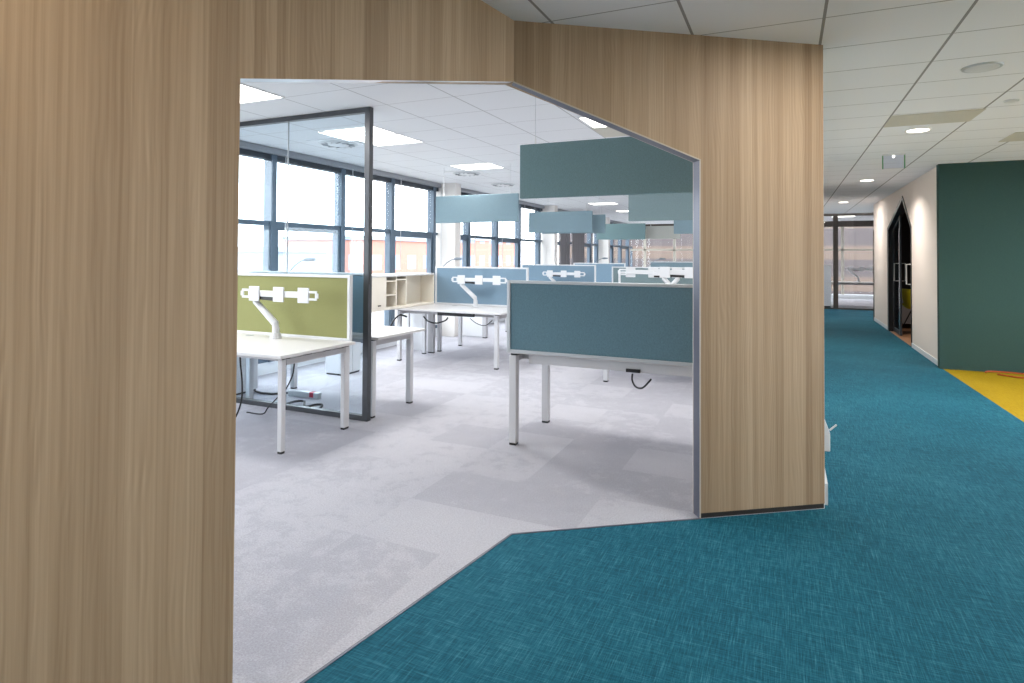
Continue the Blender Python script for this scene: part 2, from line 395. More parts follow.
# green wall
struct(MB().box(XC1-.03, 4.25, 9.38, 9.50, 0, CEIL).done('wall_green', 'fab_wall'), 'dark green wall at the right edge facing the viewer', 'wall')
struct(MB().box(XC1-.034, 4.25, 9.370, 9.38, 0, .06).done('baseboard_green', 'fab_wall'), 'dark green skirting of the green wall', 'baseboard')
struct(MB().box(4.2, 4.3, -2.6, 9.38, 0, .6).box(4.2, 4.3, -2.6, 9.38, 2.35, CEIL).box(4.2, 4.3, -2.6, 1.5, .6, 2.35).done('wall_alcove', 'white_wall'), 'white side wall of the yellow carpeted alcove', 'wall')
wa = struct(thing('window_6', 'unseen windows added to bring daylight into the yellow carpeted alcove', 'window', (4.25, 0, 0)))  # out of view, added to let daylight into alcove and corridor
MB().box(-.007, 0, 1.5, 9.38, .6, 2.35).done('pane', 'pane', wa)
for y in range(2, 10): MB().box(-.05, .05, y-.05, y+.05, .6, 2.35).done('mullion', 'win_frame', wa)
struct(MB().box(-6, 4.3, -2.6, -2.5, 0, OCEIL).done('wall_back', 'white_wall'), 'white wall behind the viewpoint', 'wall')
struct(MB().box(2.6, 2.7, 16, 18.9, 0, .12).box(2.6, 2.7, 16, 18.9, 2.5, CEIL).done('wall_recess', 'white_wall'), 'white recess wall at the end of the corridor', 'wall')
wr = struct(thing('window_7', 'unseen side window added to bring daylight to the end of the corridor', 'window', (2.65, 17.4, 0)))  # out of view, added so daylight reaches the corridor's dark end
MB().box(-.007, 0, -1.4, 1.5, .12, 2.5).done('pane', 'pane', wr)
for y in (-1.35, 0, 1.45): MB().box(-.05, .05, y-.05, y+.05, .12, 2.5).done('mullion', 'win_frame', wr)
struct(MB().box(2.6, 2.7, 15.9, 16.06, 0, CEIL).done('trim_8', 'white_wall'), 'white corner post at the far end of the booth', 'trim')

# glazed screen at the corridor's end
gz = struct(thing('window_9', 'dark framed glass screen closing the far end of the corridor', 'window', (0, 18.9, 0)))
f = MB()
for x0, x1, z0, z1 in ((XC0, 2.6, 0, .04), (XC0, 2.6, 2.57, CEIL), (1.19, 1.31, .04, 2.57), (XC0, XC0+.05, .04, 2.57), (2.55, 2.6, .04, 2.57)): f.box(x0, x1, -.03, .03, z0, z1)
f.done('frame', 'bronze', gz)
MB().box(XC0+.05, 1.19, -.006, .006, .04, 2.57).done('pane', 'pane', gz)
MB().box(1.31, 2.55, -.006, .006, .04, 2.57).done('pane', 'pane', gz)

# ------------------------------------------------------------------ window wall
XW = -5.65
struct(MB().box(XW-.15, XW+.02, -2.5, 24.2, 0, .14).done('wall_window', 'ledge'), 'low white ledge along the foot of the windows', 'wall')
struct(MB().box(XW-.16, XW-.02, -2.5, 24.2, 2.655, OCEIL+.02).done('trim_7', 'win_dark'), 'dark head rail above the office windows', 'trim')
pilasters = [(9.24, 9.44), (14.25, 14.47), (19.3, 19.5)]
for i, (a, b) in enumerate(pilasters):
    struct(MB().box(XW-.15, -5.29, a, b, 0, OCEIL).done('wall_pilaster' if i == 0 else 'wall_pilaster_%s' % ('second', 'third')[i-1], 'white_wall'),
           ['white pilaster between the windows behind the blue hanging panel', 'white pilaster behind the middle hanging panel', 'farthest white pilaster of the window wall'][i], 'pilaster')
bays = [(-2.4, 9.22, [(-.86), .34, 1.74, 2.94, 4.2, 5.45, 6.7, 7.87, 9.1]), (9.44, 14.25, [9.52, 10.38, 11.63, 12.85, 14.08]), (14.47, 19.3, [14.85, 16.05, 17.25, 18.45, 19.2]), (19.5, 24.2, [19.9, 21.1, 22.3, 23.5])]
blabels = ['nearest bay of tall office windows behind the olive screen', 'second bay of office windows beyond the first pilaster', 'third bay of office windows beyond the middle pilaster', 'last bay of office windows by the far wall']
for i, (a, b, ms) in enumerate(bays):
    w = struct(thing('window_%d' % (i+1), blabels[i], 'window', (XW, 0, 0)))
    for y in ms: MB().box(-.08, .05, y-.072, y+.012, .14, 2.655).done('mullion', 'win_frame', w, .004)
    MB().box(-.06, .02, a, b, 1.785, 1.825).done('transom', 'win_frame', w)
    MB().box(-.08, .02, a, b, .14, .2).done('bottom_rail', 'win_frame', w)
    MB().box(-.08, .03, a, b, 2.56, 2.655).done('head_rail', 'win_dark', w)
    MB().box(.0, .09, a, b, 2.625, 2.70).done('blind_cassette', 'blind_grey', w, .01)
    edges = [a]+ms+[b]
    for q, (y0, y1) in enumerate(zip(edges[:-1], edges[1:])):
        y0 += .013; y1 -= .073
        if y1-y0 > .3:
            # opening sash below the transom
            f = MB(); s_ = .05 if q % 2 == (0 if i == 0 else 1) else .012
            f.box(-.06, .03, y0, y1, 1.785-s_*1.3, 1.785).box(-.06, .03, y0, y1, .2, .26).box(-.06, .03, y0, y0+s_, .26, 1.785-s_*1.3).box(-.06, .03, y1-s_, y1, .26, 1.785-s_*1.3)
            f.done('sash', 'win_frame', w)
            MB().box(-.026, -.018, y0, y1, .2, 1.775).done('pane', 'pane', w)
            MB().box(-.026, -.018, y0, y1, 1.835, 2.56).done('pane', 'pane', w)
    for y in ms[::1]:
        if 4.5 < y < 13: MB().cyl((.10, y+.1, 1.0+.3*random.random()), (.10, y+.1, 2.63), .005, n=6).done('blind_cord', 'white', w)
# far end wall of the office with a banded building behind
we = struct(thing('window_5', 'far end windows of the office with the brick building behind', 'window', (0, 24, 0)))
for x in (-5.1, -3.95, -2.8, -1.65, -.5, .65, 1.8, 2.95): MB().box(x-.04, x+.04, -.04, .06, .14, 2.58).done('mullion', 'tile_grey', we)
MB().box(-5.65, 4.2, -.04, .04, 1.66, 1.72).done('transom', 'tile_grey', we)
MB().box(-5.65, 4.2, -.10, .06, 2.50, 2.70).done('head_rail', 'bronze', we)
MB().box(-5.65, 4.2, -.008, .0, .14, 2.58).done('pane', 'pane', we)
struct(MB().box(-5.65, 4.2, 23.92, 24.2, 0, .14).done('wall_far', 'ledge'), 'low white ledge under the far end windows', 'wall')
struct(MB().box(4.2, 4.3, 18.8, 24.2, 0, OCEIL).done('wall_far_side', 'white_wall'), 'white side wall of the far office area', 'wall')
struct(MB().box(2.6, 4.25, 18.75, 18.85, 0, OCEIL).done('wall_far_return', 'white_wall'), 'white wall return beside the glass screen', 'wall')
# grey vertical curtain panels in the third bay
for k, (y0, y1) in enumerate(((15.35, 16.15), (16.35, 17.5))):
    pts = [(XW+.11+.02*math.sin(i*1.3), y0+(y1-y0)*i/24) for i in range(25)]
    tag(MB().prism(pts+[(x+.008, y) for x, y in pts[::-1]], .2, 2.6).done('curtain', 'curtain'), ['left', 'right'][k]+' hanging grey curtain in the far windows under the middle hanging panel', 'curtain', 'grey curtains')

# ------------------------------------------------------------------ outside
tag(MB().box(-160, 60, -60, 160, -4.2, -4.0).done('ground', 'ground'), 'pale ground outside the windows', 'ground', None, 'structure')
def building(x0, x1, y0, y1, h, mat, label):
    t = thing('building', label, 'building', ((x0+x1)/2, (y0+y1)/2, -4.0), group='buildings outside')
    a, b = (x1-x0)/2, (y1-y0)/2
    MB().box(-a, a, -b, b, 0, h).done('wall', mat, t)
    MB().box(-a-.2, a+.2, -b-.2, b+.2, h, h+.35).done('roof', 'fac_pale' if mat != 'fac_pale' else 'blind_grey', t)
building(-46, -36, 46, 62, 6.9, 'fac_red', 'washed-out reddish low building seen right of the glass partition frame')
building(-52, -40, 68, 90, 7.6, 'fac_red', 'faint reddish building seen through the windows past the first pilaster')
building(-60, -48, 24, 40, 5.9, 'fac_pale', 'washed-out pale building low in the second window from the left')
building(-40, -30, 30, 34, 5.6, 'fac_pale', 'faint pale annexe seen above the cream cabinet')
building(-60, -50, 8, 20, 8.6, 'fac_pale', 'washed-out pale block in the leftmost window')
building(-12, 14, 33, 40, 14, 'fac_band', 'brick building with horizontal bands behind the far end windows')

# ------------------------------------------------------------------ desks
ZT = .712
def desk(x0, x1, y0, y1, label, legs_y, group='white office desks', big=None, tray=None, inset=.105, lw=.026):
    t = thing('desk', label, 'desk', ((x0+x1)/2, (y0+y1)/2, 0), 0, group)
    cx, cy = t.location.x, t.location.y
    L = lambda mb, n, m, b=0: mb.done(n, m, t, b)
    hx, hy = (x1-x0)/2, (y1-y0)/2
    L(MB().box(-hx, hx, -hy, hy, ZT-.024, ZT), 'desktop', 'desk_white', .003)
    lx = hx-inset
    for sx in (-1, 1):
        for ly in legs_y:
            w = lw; d = lw if ly != big else .032
            lg = MB().box(sx*lx-w, sx*lx+w, ly-cy-d, ly-cy+d, .016, ZT-.04).done('leg', 'leg_white', t, .004)
            MB().box(sx*lx-w+.003, sx*lx+w-.003, ly-cy-d+.003, ly-cy+d-.003, 0, .016).done('foot', 'black', lg)
        ya, yb = min(legs_y)-cy, max(legs_y)-cy
        L(MB().box(sx*lx-.024, sx*lx+.024, ya+.02, yb-.02, ZT-.085, ZT-.04), 'side_rail', 'rail_grey', .003)
        for q in (.03, .35, .65, .97):
            yy = ya+(yb-ya)*q
            L(MB().box(sx*lx-.02, sx*lx+.025, yy-.035, yy+.035, ZT-.04, ZT-.024), 'spacer', 'black')
    for yy in (ya+.12, yb-.12): L(MB().box(-lx+.024, lx-.024, yy-.02, yy+.02, ZT-.08, ZT-.045), 'cross_beam', 'rail_grey')
    if tray: L(MB().box(tray[0]-cx, tray[1]-cx, tray[2]-cy, tray[3]-cy, ZT-.105, ZT-.028), 'cable_tray', 'leg_white', .004)
    MB().cyl((-.25, hy-.10, ZT-.001), (-.25, hy-.10, ZT+.003), .035).done('cable_port', 'alu', t)
    return t
def screen(x0, x1, y, z0, z1, fab, label, group='desk screens', th=.036):
    t = thing('desk_screen', label, 'desk screen', ((x0+x1)/2, y, z0), 0, group)
    hx = (x1-x0)/2; h = z1-z0; e = .028
    f = MB()
    f.box(-hx, -hx+e, -th/2, th/2, 0, h).box(hx-e, hx, -th/2, th/2, 0, h).box(-hx+e, hx-e, -th/2, th/2, h-.022, h).box(-hx+e, hx-e, -th/2, th/2, 0, .024)
    f.done('frame', 'alu' if fab == 'fab_teal' else 'white', t, .003)
    MB().box(-hx+e, hx-e, -th/2+.007, th/2-.007, .024, h-.022).done('fabric_panel', fab, t)
    return t
def monitor_arm(x, y, label, rz=0, lift=0):
    t = thing('monitor_arm', label, 'monitor arm', (x, y, ZT+.001), rz, 'triple monitor arms')
    Z = .376+lift
    MB().cyl((0, 0, 0), (0, 0, .045), .048, .040).cyl((0, 0, .045), (0, 0, .09+lift*.6), .03).done('base', 'white', t, .003)
    MB().tube([(0, 0, .07+lift*.6), (-.008, 0, .125+lift*.65), (-.215, -.02, Z-.07), (-.225, -.02, Z-.02)], [.028, .030, .026, .022], 12).done('lower_arm', 'white', t)
    MB().bar((-.215, -.022, Z-.035), (.06, -.028, Z-.045), .026, .035).done('upper_arm', 'black', t, .004)
    bx_ = MB().bar((-.28, -.035, Z), (.39, -.035, Z+.003), .05, .02); bx_.box(.03, .09, -.035, -.012, Z-.06, Z)
    bx_.done('cross_bar', 'white', t, .003)
    for px in (-.20, .075, .345):
        MB().box(px-.058, px+.058, -.057, -.045, Z-.062, Z+.062).done('mount_plate', 'white', t, .004)
    for px, q in ((-.295, -1), (.44, 1)):
        MB().box(px-.045, px+.045, -.055, -.045, Z+.020, Z+.038).box(px-.045, px+.045, -.055, -.045, Z-.038, Z-.020).box(px+q*.045-.015, px+q*.045+.015, -.055, -.045, Z-.020, Z+.020).done('end_bracket', 'white', t)
    return t
def task_lamp(x, y, z, label, s=1, rz=0):
    t = thing('task_lamp', label, 'lamp', (x, y, z), rz, 'silver task lamps')
    MB().cyl((0, 0, 0), (0, 0, .02), .06).done('base', 'lamp_grey', t, .003)
    pts = [(0, 0, .02), (.0, 0, .35)]
    MB().cyl((0, 0, .02), (0, 0, .46), .008, n=8).done('stem', 'lamp_grey', t)
    MB().tube([(0, 0, .45), (.06, 0, .53), (.14, 0, .60), (.22, 0, .645), (.27, 0, .655)], .007, 8).done('arm', 'lamp_grey', t)
    MB().tube([(.26, 0, .655), (.30, 0, .66), (.40, 0, .662)], [.012, .022, .016], 10).done('lamp_head', 'lamp_grey', t)
    return t

# bench A
desk(-4.87, -3.215, 3.19, 3.995, 'nearest white desk under the olive green screen', (3.275, 3.958), big=3.958, inset=.075, lw=.02)
screen(-4.87, -3.285, 4.02, .705, 1.252, 'fab_green', 'olive green fabric desk screen in a white frame')
monitor_arm(-3.93, 3.84, 'white triple monitor arm in front of the olive green screen')
desk(-4.87, -3.2, 4.275, 5.02, 'white desk just behind the black framed glass partition', (4.33, 4.913))
screen(-4.87, -3.34, 4.30, .715, 1.265, 'fab_blue', 'blue desk screen seen end on behind the glass partition')
task_lamp(-4.72, 4.72, ZT+.001, 'curved silver task lamp rising above the olive green screen')
# bench B
desk(-4.87, -3.2, 6.74, 7.58, 'white desk under the light blue screen with triple arm', (6.835, 7.45))
screen(-4.67, -3.2, 7.60, .715, 1.262, 'fab_blue', 'light blue desk screen beside the cream cabinet')
monitor_arm(-3.905, 7.40, 'white triple monitor arm in front of the light blue screen beside the cream cabinet')
desk(-4.79, -3.2, 7.63, 8.47, 'white desk on the back of the light blue screen', (7.74, 8.37))
task_lamp(-4.80, 7.9, ZT+.001, 'silver task lamp leaning beside the first pilaster')
# bench C
desk(-4.87, -3.2, 10.2, 10.98, 'white desk under the second blue screen back', (10.3, 10.88))
screen(-4.78, -3.255, 11.0, .715, 1.26, 'fab_blue', 'second light blue desk screen back, behind the first')
monitor_arm(-3.89, 10.82, 'small white triple monitor arm in front of the second light blue screen')
# bench D
screen(-4.87, -3.55, 14.5, .715, 1.26, 'fab_blue', 'third light blue desk screen back, just right of the second')
desk(-4.87, -3.2, 13.7, 14.48, 'white desk under the third blue screen back', (13.8, 14.38))
task_lamp(-4.5, 14.9, ZT+.001, 'faint silver task lamp by the middle pilaster')
desk(-4.87, -3.2, 14.55, 15.3, 'white desk behind the third blue screen', (14.6, 15.2))
screen(-2.97, -1.4, 14.5, .715, 1.31, 'fab_pale', 'farthest grey blue desk screen by the opening edge')
desk(-3.0, -1.4, 13.7, 14.48, 'white desk under the farthest grey blue screen', (13.8, 14.38))
screen(-3.24, -1.5, 12.1, .715, 1.215, 'fab_mid', 'grey teal desk screen between the third blue one and the farthest')
desk(-3.19, -1.4, 11.3, 12.08, 'white desk under the grey teal screen far back', (11.4, 11.98))
# bench R
desk(-1.91, -.35, 4.15, 4.95, 'white desk standing behind the big dark teal screen', (4.185, 4.853), tray=(-1.78, -.47, 4.24, 4.36), inset=.035, lw=.029)
screen(-1.905, -.35, 4.13, .70, 1.238, 'fab_teal', 'big dark teal desk screen in the middle of the opening', th=.04)
desk(-1.97, -.35, 6.63, 7.50, 'white desk with two legs seen beneath the dark teal screen', (6.71, 7.44))
screen(-1.93, -.35, 7.53, .70, 1.232, 'fab_mid', 'teal desk screen peeking above the big dark teal screen')
monitor_arm(-1.05, 7.0, 'white monitor arm showing above the right end of the big dark teal screen', lift=.155)
desk(-1.97, -.35, 7.56, 8.42, 'white desk on the far side of the second teal screen', (7.65, 8.3))
monitor_arm(-1.36, 7.17, 'white monitor arm leaning the other way above the big dark teal screen', rz=PI, lift=.145)
desk(-1.965, -.35, 10.2, 10.98, 'white desk far back under the rear monitor arm', (10.3, 10.88))
task_lamp(-2.9, 13.95, ZT+.001, 'faint silver task lamp at the far end windows')

# side cabinet on legs with pigeon holes
t = thing('storage_cabinet', 'cream low cabinet with pigeon holes left of the light blue screen', 'cabinet', (-4.905, 6.84, 0))
hx, y0, y1, z0, z1 = .225, -.82, .735, .745, 1.165
MB().box(-hx, hx, y0, y1, z1-.025, z1).done('top', 'desk_white', t, .003)
MB().box(-hx, hx, y0, y1, z0-.03, z0).done('base', 'cream', t, .003)
MB().box(-hx, -hx+.015, y0, y1, z0, z1-.025).done('back', 'cream', t)
for yy in (y0, y1-.018): MB().box(-hx, hx, yy, yy+.018, z0, z1-.025).done('side_panel', 'cream', t)
for yy in (-.43, -.20, .03): MB().box(-hx+.015, hx-.01, yy, yy+.018, z0, z1-.025).done('divider', 'cream', t)
for a, b, zz in ((-.412, -.20, .28), (-.412, -.20, .46), (-.182, .03, .475)): MB().box(-hx+.015, hx-.012, a, b, z0+zz-.13, z0+zz-.115).done('shelf', 'cream', t)
dr = MB().box(hx-.016, hx, y0+.02, -.425, z0, z1-.027).done('door', 'cream', t, .002)
MB().box(hx, hx+.012, -.60, -.55, z0+.03, z0+.042).done('handle', 'black', dr)
MB().box(-.03, .0, .05, y1-.02, z0, z1-.03).done('inner_panel', 'cream', t)
for yy in (-.78, .66):
    lg = MB().box(-.19, -.15, yy-.02, yy+.02, .015, z0-.03).done('leg', 'leg_white', t, .003)
    MB().box(-.188, -.152, yy-.018, yy+.018, 0, .015).done('foot', 'black', lg)
# pedestals with a post (white sheet panels below the desks)
def pedestal(y, label, x0=-5.35, x1=-4.92):
    t = thing('side_panel_unit', label, 'cabinet', ((x0+x1)/2, y, 0), 0, 'white storage units under the desks')
    h = (x1-x0)/2
    MB().box(-h, h, -.16, .16, .02, .66).done('carcass', 'white', t, .003)
    MB().box(h, h+.012, -.155, -.005, .03, .65).done('door', 'white', t, .002)
    MB().box(h, h+.012, .005, .155, .03, .65).done('door', 'white', t, .002)
    MB().box(-h+.01, h-.01, -.15, .15, 0, .02).done('plinth', 'black', t)
pedestal(4.52, 'white storage unit behind the glass at the left edge of the opening', -5.5, -5.04)
pedestal(5.82, 'white storage unit seen between the near desk leg and the partition frame', -5.0, -4.74)
t = thing('pedestal', 'tall white panel pedestal with a grey post under the light blue screen', 'pedestal', (-4.84, 7.60, 0))
MB().box(-.42, .06, -.01, .01, .02, .66).done('panel', 'white', t, .002)
pp = MB().box(.07, .17, -.05, .0, .015, .66).done('post', 'rail_grey', t, .004); MB().box(.075, .165, -.045, -.005, 0, .015).done('foot', 'black', pp)
t = thing('pedestal', 'white panel pedestal standing farther back under the light blue screen', 'pedestal', (-4.78, 9.35, 0))
MB().box(-.45, .0, -.015, .015, .02, .66).done('panel', 'white', t, .002)
pp = MB().box(.0, .07, -.04, .04, .015, .66).done('post', 'rail_grey', t, .004); MB().box(.005, .065, -.035, .035, 0, .015).done('foot', 'black', pp)

# glass partition
t = thing('glass_partition', 'black framed glass partition standing behind the olive green screen', 'glass partition', (-3.255, 4.23, 0))
f = MB(); f.box(-.055, 0, -.025, .025, 0, 2.70).box(-2.38, -.055, -.025, .025, 0, .045).box(-2.38, -.055, -.025, .025, 2.655, 2.70).box(-2.38, -2.33, -.025, .025, .045, 2.655)
f.done('frame', 'dark_frame', t, .003)
MB().box(-.945, -.055, -.006, .006, .045, 2.655).done('pane', 'pane_part', t)
MB().box(-2.33, -.949, -.006, .006, .045, 2.655).done('pane', 'pane_part', t)
MB().box(-.949, -.945, -.007, .007, .045, 2.655).done('joint', 'alu', t)

# power strip and leads
t = thing('power_strip', 'grey power strip with a red switch on the floor under the olive screen desk', 'power strip', (-4.37, 4.66, 0), .05)
MB().box(-.20, .18, -.025, .025, 0, .06).done('body', 'alu', t, .006)
MB().box(.07, .12, -.027, .027, .012, .062).done('switch', 'red', t, .003)
for q in range(4): MB().cyl((-.15+q*.055, 0, .058), (-.15+q*.055, 0, .063), .018, n=14).done('socket', 'white', t)
MB().tube([(-.2, 0, .03), (-.28, -.01, .02), (-.36, -.05, .012), (-.5, -.06, .012), (-.62, -.02, .012)], .011).done('lead', 'black', t)
def lead(name, pts, r, mat, label, cat='cable', group=None):
    P = [Vector(p) for p in pts]; out = []
    for i in range(len(P)-1):
        a, b, c, d = P[max(i-1, 0)], P[i], P[i+1], P[min(i+2, len(P)-1)]
        for k in range(6):
            u = k/6
            out.append(.5*((2*b)+(c-a)*u+(2*a-5*b+4*c-d)*u*u+(3*b-a-3*c+d)*u**3))
    out.append(P[-1])
    return tag(MB().tube(out, r, 8).done(name, mat, smooth=True), label, cat, group)
lead('cable', [(-3.78, 3.9, .63), (-3.78, 3.9, .52), (-3.80, 3.9, .40), (-3.88, 3.9, .27), (-3.98, 3.91, .19), (-4.12, 3.95, .09), (-4.22, 3.98, .012), (-4.4, 3.97, .010)], .006, 'black', 'black cable hanging from the desk under the olive green screen')
lead('cable', [(-4.19, 3.7, .63), (-4.18, 3.7, .5), (-4.16, 3.7, .36), (-4.16, 3.7, .22), (-4.20, 3.7, .10), (-4.28, 3.71, .014), (-4.42, 3.72, .010)], .007, 'black', 'black cable dropping to the floor at the left edge of the opening')
lead('cable', [(-4.30, 4.33, .012), (-4.24, 4.40, .03), (-4.16, 4.42, .035), (-4.10, 4.36, .014), (-4.06, 4.33, .012), (-3.98, 4.38, .03), (-3.92, 4.40, .03), (-3.9, 4.33, .012), (-4.0, 4.31, .012), (-4.04, 4.33, .012)], .011, 'black', 'coiled black cable on the carpet behind the partition glass')
lead('cable', [(-1.0, 4.3, .585), (-1.0, 4.29, .54), (-.97, 4.27, .50), (-.92, 4.25, .50), (-.87, 4.24, .55), (-.855, 4.24, .57)], .007, 'black', 'black cable loop hanging under the big dark teal screen')
tag(MB().box(-1.03, -.93, 4.222, 4.24, .607, .63).done('cable_plug', 'black'), 'black plug strip clipped under the big dark teal screen', 'plug')
lead('cable', [(-4.35, 6.78, .62), (-4.28, 6.78, .56), (-4.15, 6.78, .54), (-4.02, 6.78, .58), (-3.98, 6.78, .62)], .010, 'black', 'black cable loop under the front edge of the blue screen desk')
lead('cable', [(-4.62, 6.79, .60), (-4.72, 6.78, .62), (-4.80, 6.77, .56), (-4.86, 6.77, .47)], .012, 'black', 'thick black cable hanging below the cream cabinet')
lead('cable', [(-3.72, 6.9, .61), (-3.62, 6.9, .55), (-3.5, 6.9, .53), (-3.4, 6.9, .6)], .005, 'black', 'thin grey cable sagging near the right end of the blue screen desk')
tag(MB().box(-4.15, -3.62, 6.80, 6.84, ZT-.072, ZT-.026).done('socket_rail', 'black'), 'dark socket rail under the front edge of the blue screen desk', 'socket rail')
lead('cord', [(2.24, 9.24, .012), (2.30, 9.30, .02), (2.55, 9.30, .02), (2.85, 9.2, .012), (2.7, 9.06, .012), (2.5, 9.04, .012), (2.34, 9.16, .012)], .009, 'orange', 'orange cord lying at the foot of the dark green wall', 'cord')

# ------------------------------------------------------------------ hanging acoustic panels
def hang(x0, x1, y, z0, z1, fab, label, wires=True):
    t = thing('hanging_panel', label, 'acoustic panel', ((x0+x1)/2, y, z0), 0, 'hanging acoustic panels')
    hx = (x1-x0)/2
    MB().box(-hx, hx, -.022, .022, 0, z1-z0).done('panel', fab, t, .006)
    for sx in (-1, 1):
        wx_ = sx*(hx-.12)
        MB().cyl((wx_, 0, z1-z0), (wx_, 0, OCEIL-z0), .0022, n=6).done('wire', 'alu', t)
        MB().cyl((wx_, 0, z1-z0), (wx_, 0, z1-z0+.04), .006, n=8).done('clip', 'chrome', t)
    return t
hang(-1.835, -.30, 4.2, 1.855, 2.262, 'fab_hang', 'large dark teal panel hanging above the big dark teal screen')
hang(-4.665, -3.35, 7.6, 1.895, 2.285, 'fab_pale', 'pale teal panel hanging in front of the first white pilaster')
hang(-1.82, -.35, 7.6, 1.87, 2.262, 'fab_mid', 'grey teal panel hanging just behind and below the large dark one')
hang(-4.56, -3.28, 10.85, 1.87, 2.27, 'fab_pale', 'pale panel hanging in the middle distance before the second pilaster')
hang(-4.36, -3.09, 11.05, 1.86, 2.21, 'fab_pale', 'pale panel half hidden behind the middle distance one')
hang(-4.27, -3.07, 14.5, 1.835, 2.22, 'fab_hang', 'small grey teal panel hanging far back in the middle')
hang(-3.1, -2.28, 14.7, 1.85, 2.16, 'fab_lit', 'panel coloured cream for window light, hanging farthest back before the end windows')
hang(-1.82, -.4, 11.0, 1.83, 2.2, 'fab_pale', 'pale teal panel low beside the right edge of the opening')

# ------------------------------------------------------------------ ceiling fittings
def panel_light(x0, y0, label, sx=.64, sy=.51):
    t = thing('ceiling_light', label, 'ceiling light', (x0+sx/2, y0+sy/2, OCEIL), 0, 'square office ceiling lights')
    a, b = sx/2, sy/2; e = .012
    MB().box(-a, a, -b, -b+e, -.006, 0).box(-a, a, b-e, b, -.006, 0).box(-a, -a+e, -b+e, b-e, -.006, 0).box(a-e, a, -b+e, b-e, -.006, 0).done('frame', 'white', t)
    MB().box(-a+e, a-e, -b+e, b-e, -.004, -.001).done('diffuser', 'lamp', t)
LX = -4.345
panel_light(LX, 3.175, 'glowing ceiling light cut by the left edge of the opening')
panel_light(LX, 4.83, 'glowing ceiling light seen through the partition glass', sy=.415)
panel_light(LX, 5.255, 'glowing ceiling light right of the partition frame top')
panel_light(LX, 7.40, 'glowing ceiling light beyond the partition, before the first pilaster')
panel_light(LX, 13.95, 'far glowing ceiling light between the hanging panels, nearer of two')
panel_light(LX, 16.5, 'far glowing ceiling light between the hanging panels, farther of two')
panel_light(-1.745, 5.29, 'glowing ceiling light above the large dark teal hanging panel')
panel_light(LX, 10.5, 'added ceiling light hidden above the middle hanging panels')  # extra fitting added to help illuminate the office
panel_light(-1.765, 8.4, 'added ceiling light behind the large dark teal hanging panel')  # rear right-hand row, added to illuminate the area behind the wood panel
panel_light(-1.765, 11.5, 'added ceiling light above the far right hanging panels')
panel_light(-1.765, 15.5, 'added ceiling light at the far right of the office')
panel_light(1.3, 21.0, 'ceiling light beyond the corridor glass screen')
tag(MB().box(-1.765, -1.13, 5.78, 6.28, OCEIL-.006, OCEIL).done('ceiling_vent', 'tile_grey'), 'beige perforated ceiling tile behind the light over the dark hanging panel', 'vent')
def diffuser(x, y, label):
    t = thing('air_diffuser', label, 'air diffuser', (x, y, OCEIL), 0, 'swirl air diffusers')
    MB().box(-.27, .27, -.25, .25, -.006, 0).done('plate', 'white', t, .002)
    MB().cyl((0, 0, -.006), (0, 0, -.02), .22, .19, 32).done('ring', 'alu', t)
    MB().cyl((0, 0, -.02), (0, 0, -.028), .12, .10, 24).done('core', 'white', t)
    for k in range(12):
        a = k*PI/6
        MB().bar((.12*math.cos(a), .12*math.sin(a), -.022), (.185*math.cos(a+.3), .185*math.sin(a+.3), -.022), .012, .004).done('vane', 'blind_grey', t)
diffuser(-4.66, 5.45, 'square swirl air diffuser seen through the partition glass')
diffuser(-4.49, 8.20, 'square swirl air diffuser before the first pilaster')
diffuser(-4.59, 9.72, 'square swirl air diffuser above the blue hanging panel')

LS = []
def downlight(x, y, label, on=True):
    t = thing('downlight', label, 'downlight', (x, y, CEIL), 0, 'round corridor downlights')
    m = MB(); n = 32
    m.cyl((0, 0, -.008), (0, 0, 0), .105, .11, n); m.done('trim_ring', 'white' if on else 'alu', t)
    MB().cyl((0, 0, -.010), (0, 0, -.0082), .09, .09, n).done('lens', 'spot' if on else 'white', t)
downlight(1.145, 6.80, 'glowing round downlight just beyond the beige ceiling tile')
downlight(1.16, 10.9, 'glowing round downlight farther along the corridor, small in view')
downlight(1.14, 4.72, 'unlit round downlight near the upper right edge', on=False)
downlight(.52, 3.12, 'glowing round downlight cut by the top edge of the photo')
downlight(1.15, 15.0, 'small glowing downlight before the far glass screen')
tag(MB().box(.83, 1.485, 6.04, 6.53, CEIL-.006, CEIL).done('ceiling_vent', 'tile_grey'), 'beige perforated tile in the corridor ceiling before the lit downlight', 'vent')
tag(MB().box(2.02, 2.66, 7.3, 7.82, CEIL-.006, CEIL).done('ceiling_vent', 'tile_grey'), 'beige perforated ceiling tile above the dark green wall at the right edge', 'vent')
tag(MB().cyl((1.585, 5.81, CEIL-.012), (1.585, 5.81, CEIL), .045, .05, 24).done('smoke_detector', 'white', smooth=False), 'small round white detector on the ceiling at upper right', 'detector')
t = thing('exit_sign', 'clear emergency sign plate with green edges hanging from the corridor ceiling', 'sign', (1.155, 8.3, CEIL))
MB().box(-.12, .12, -.025, .025, -.014, 0).done('housing', 'white', t, .004)
MB().box(-.105, .105, -.004, .004, -.165, -.014).done('plate', 'pane_sign', t)
for sx in (-1, 1): MB().box(sx*.11-.006, sx*.11+.006, -.008, .008, -.17, -.014).done('edge', 'sign_green', t)
MB().cyl((0, -.012, -.028), (0, .012, -.028), .012, n=12).done('lamp', 'spot', t)

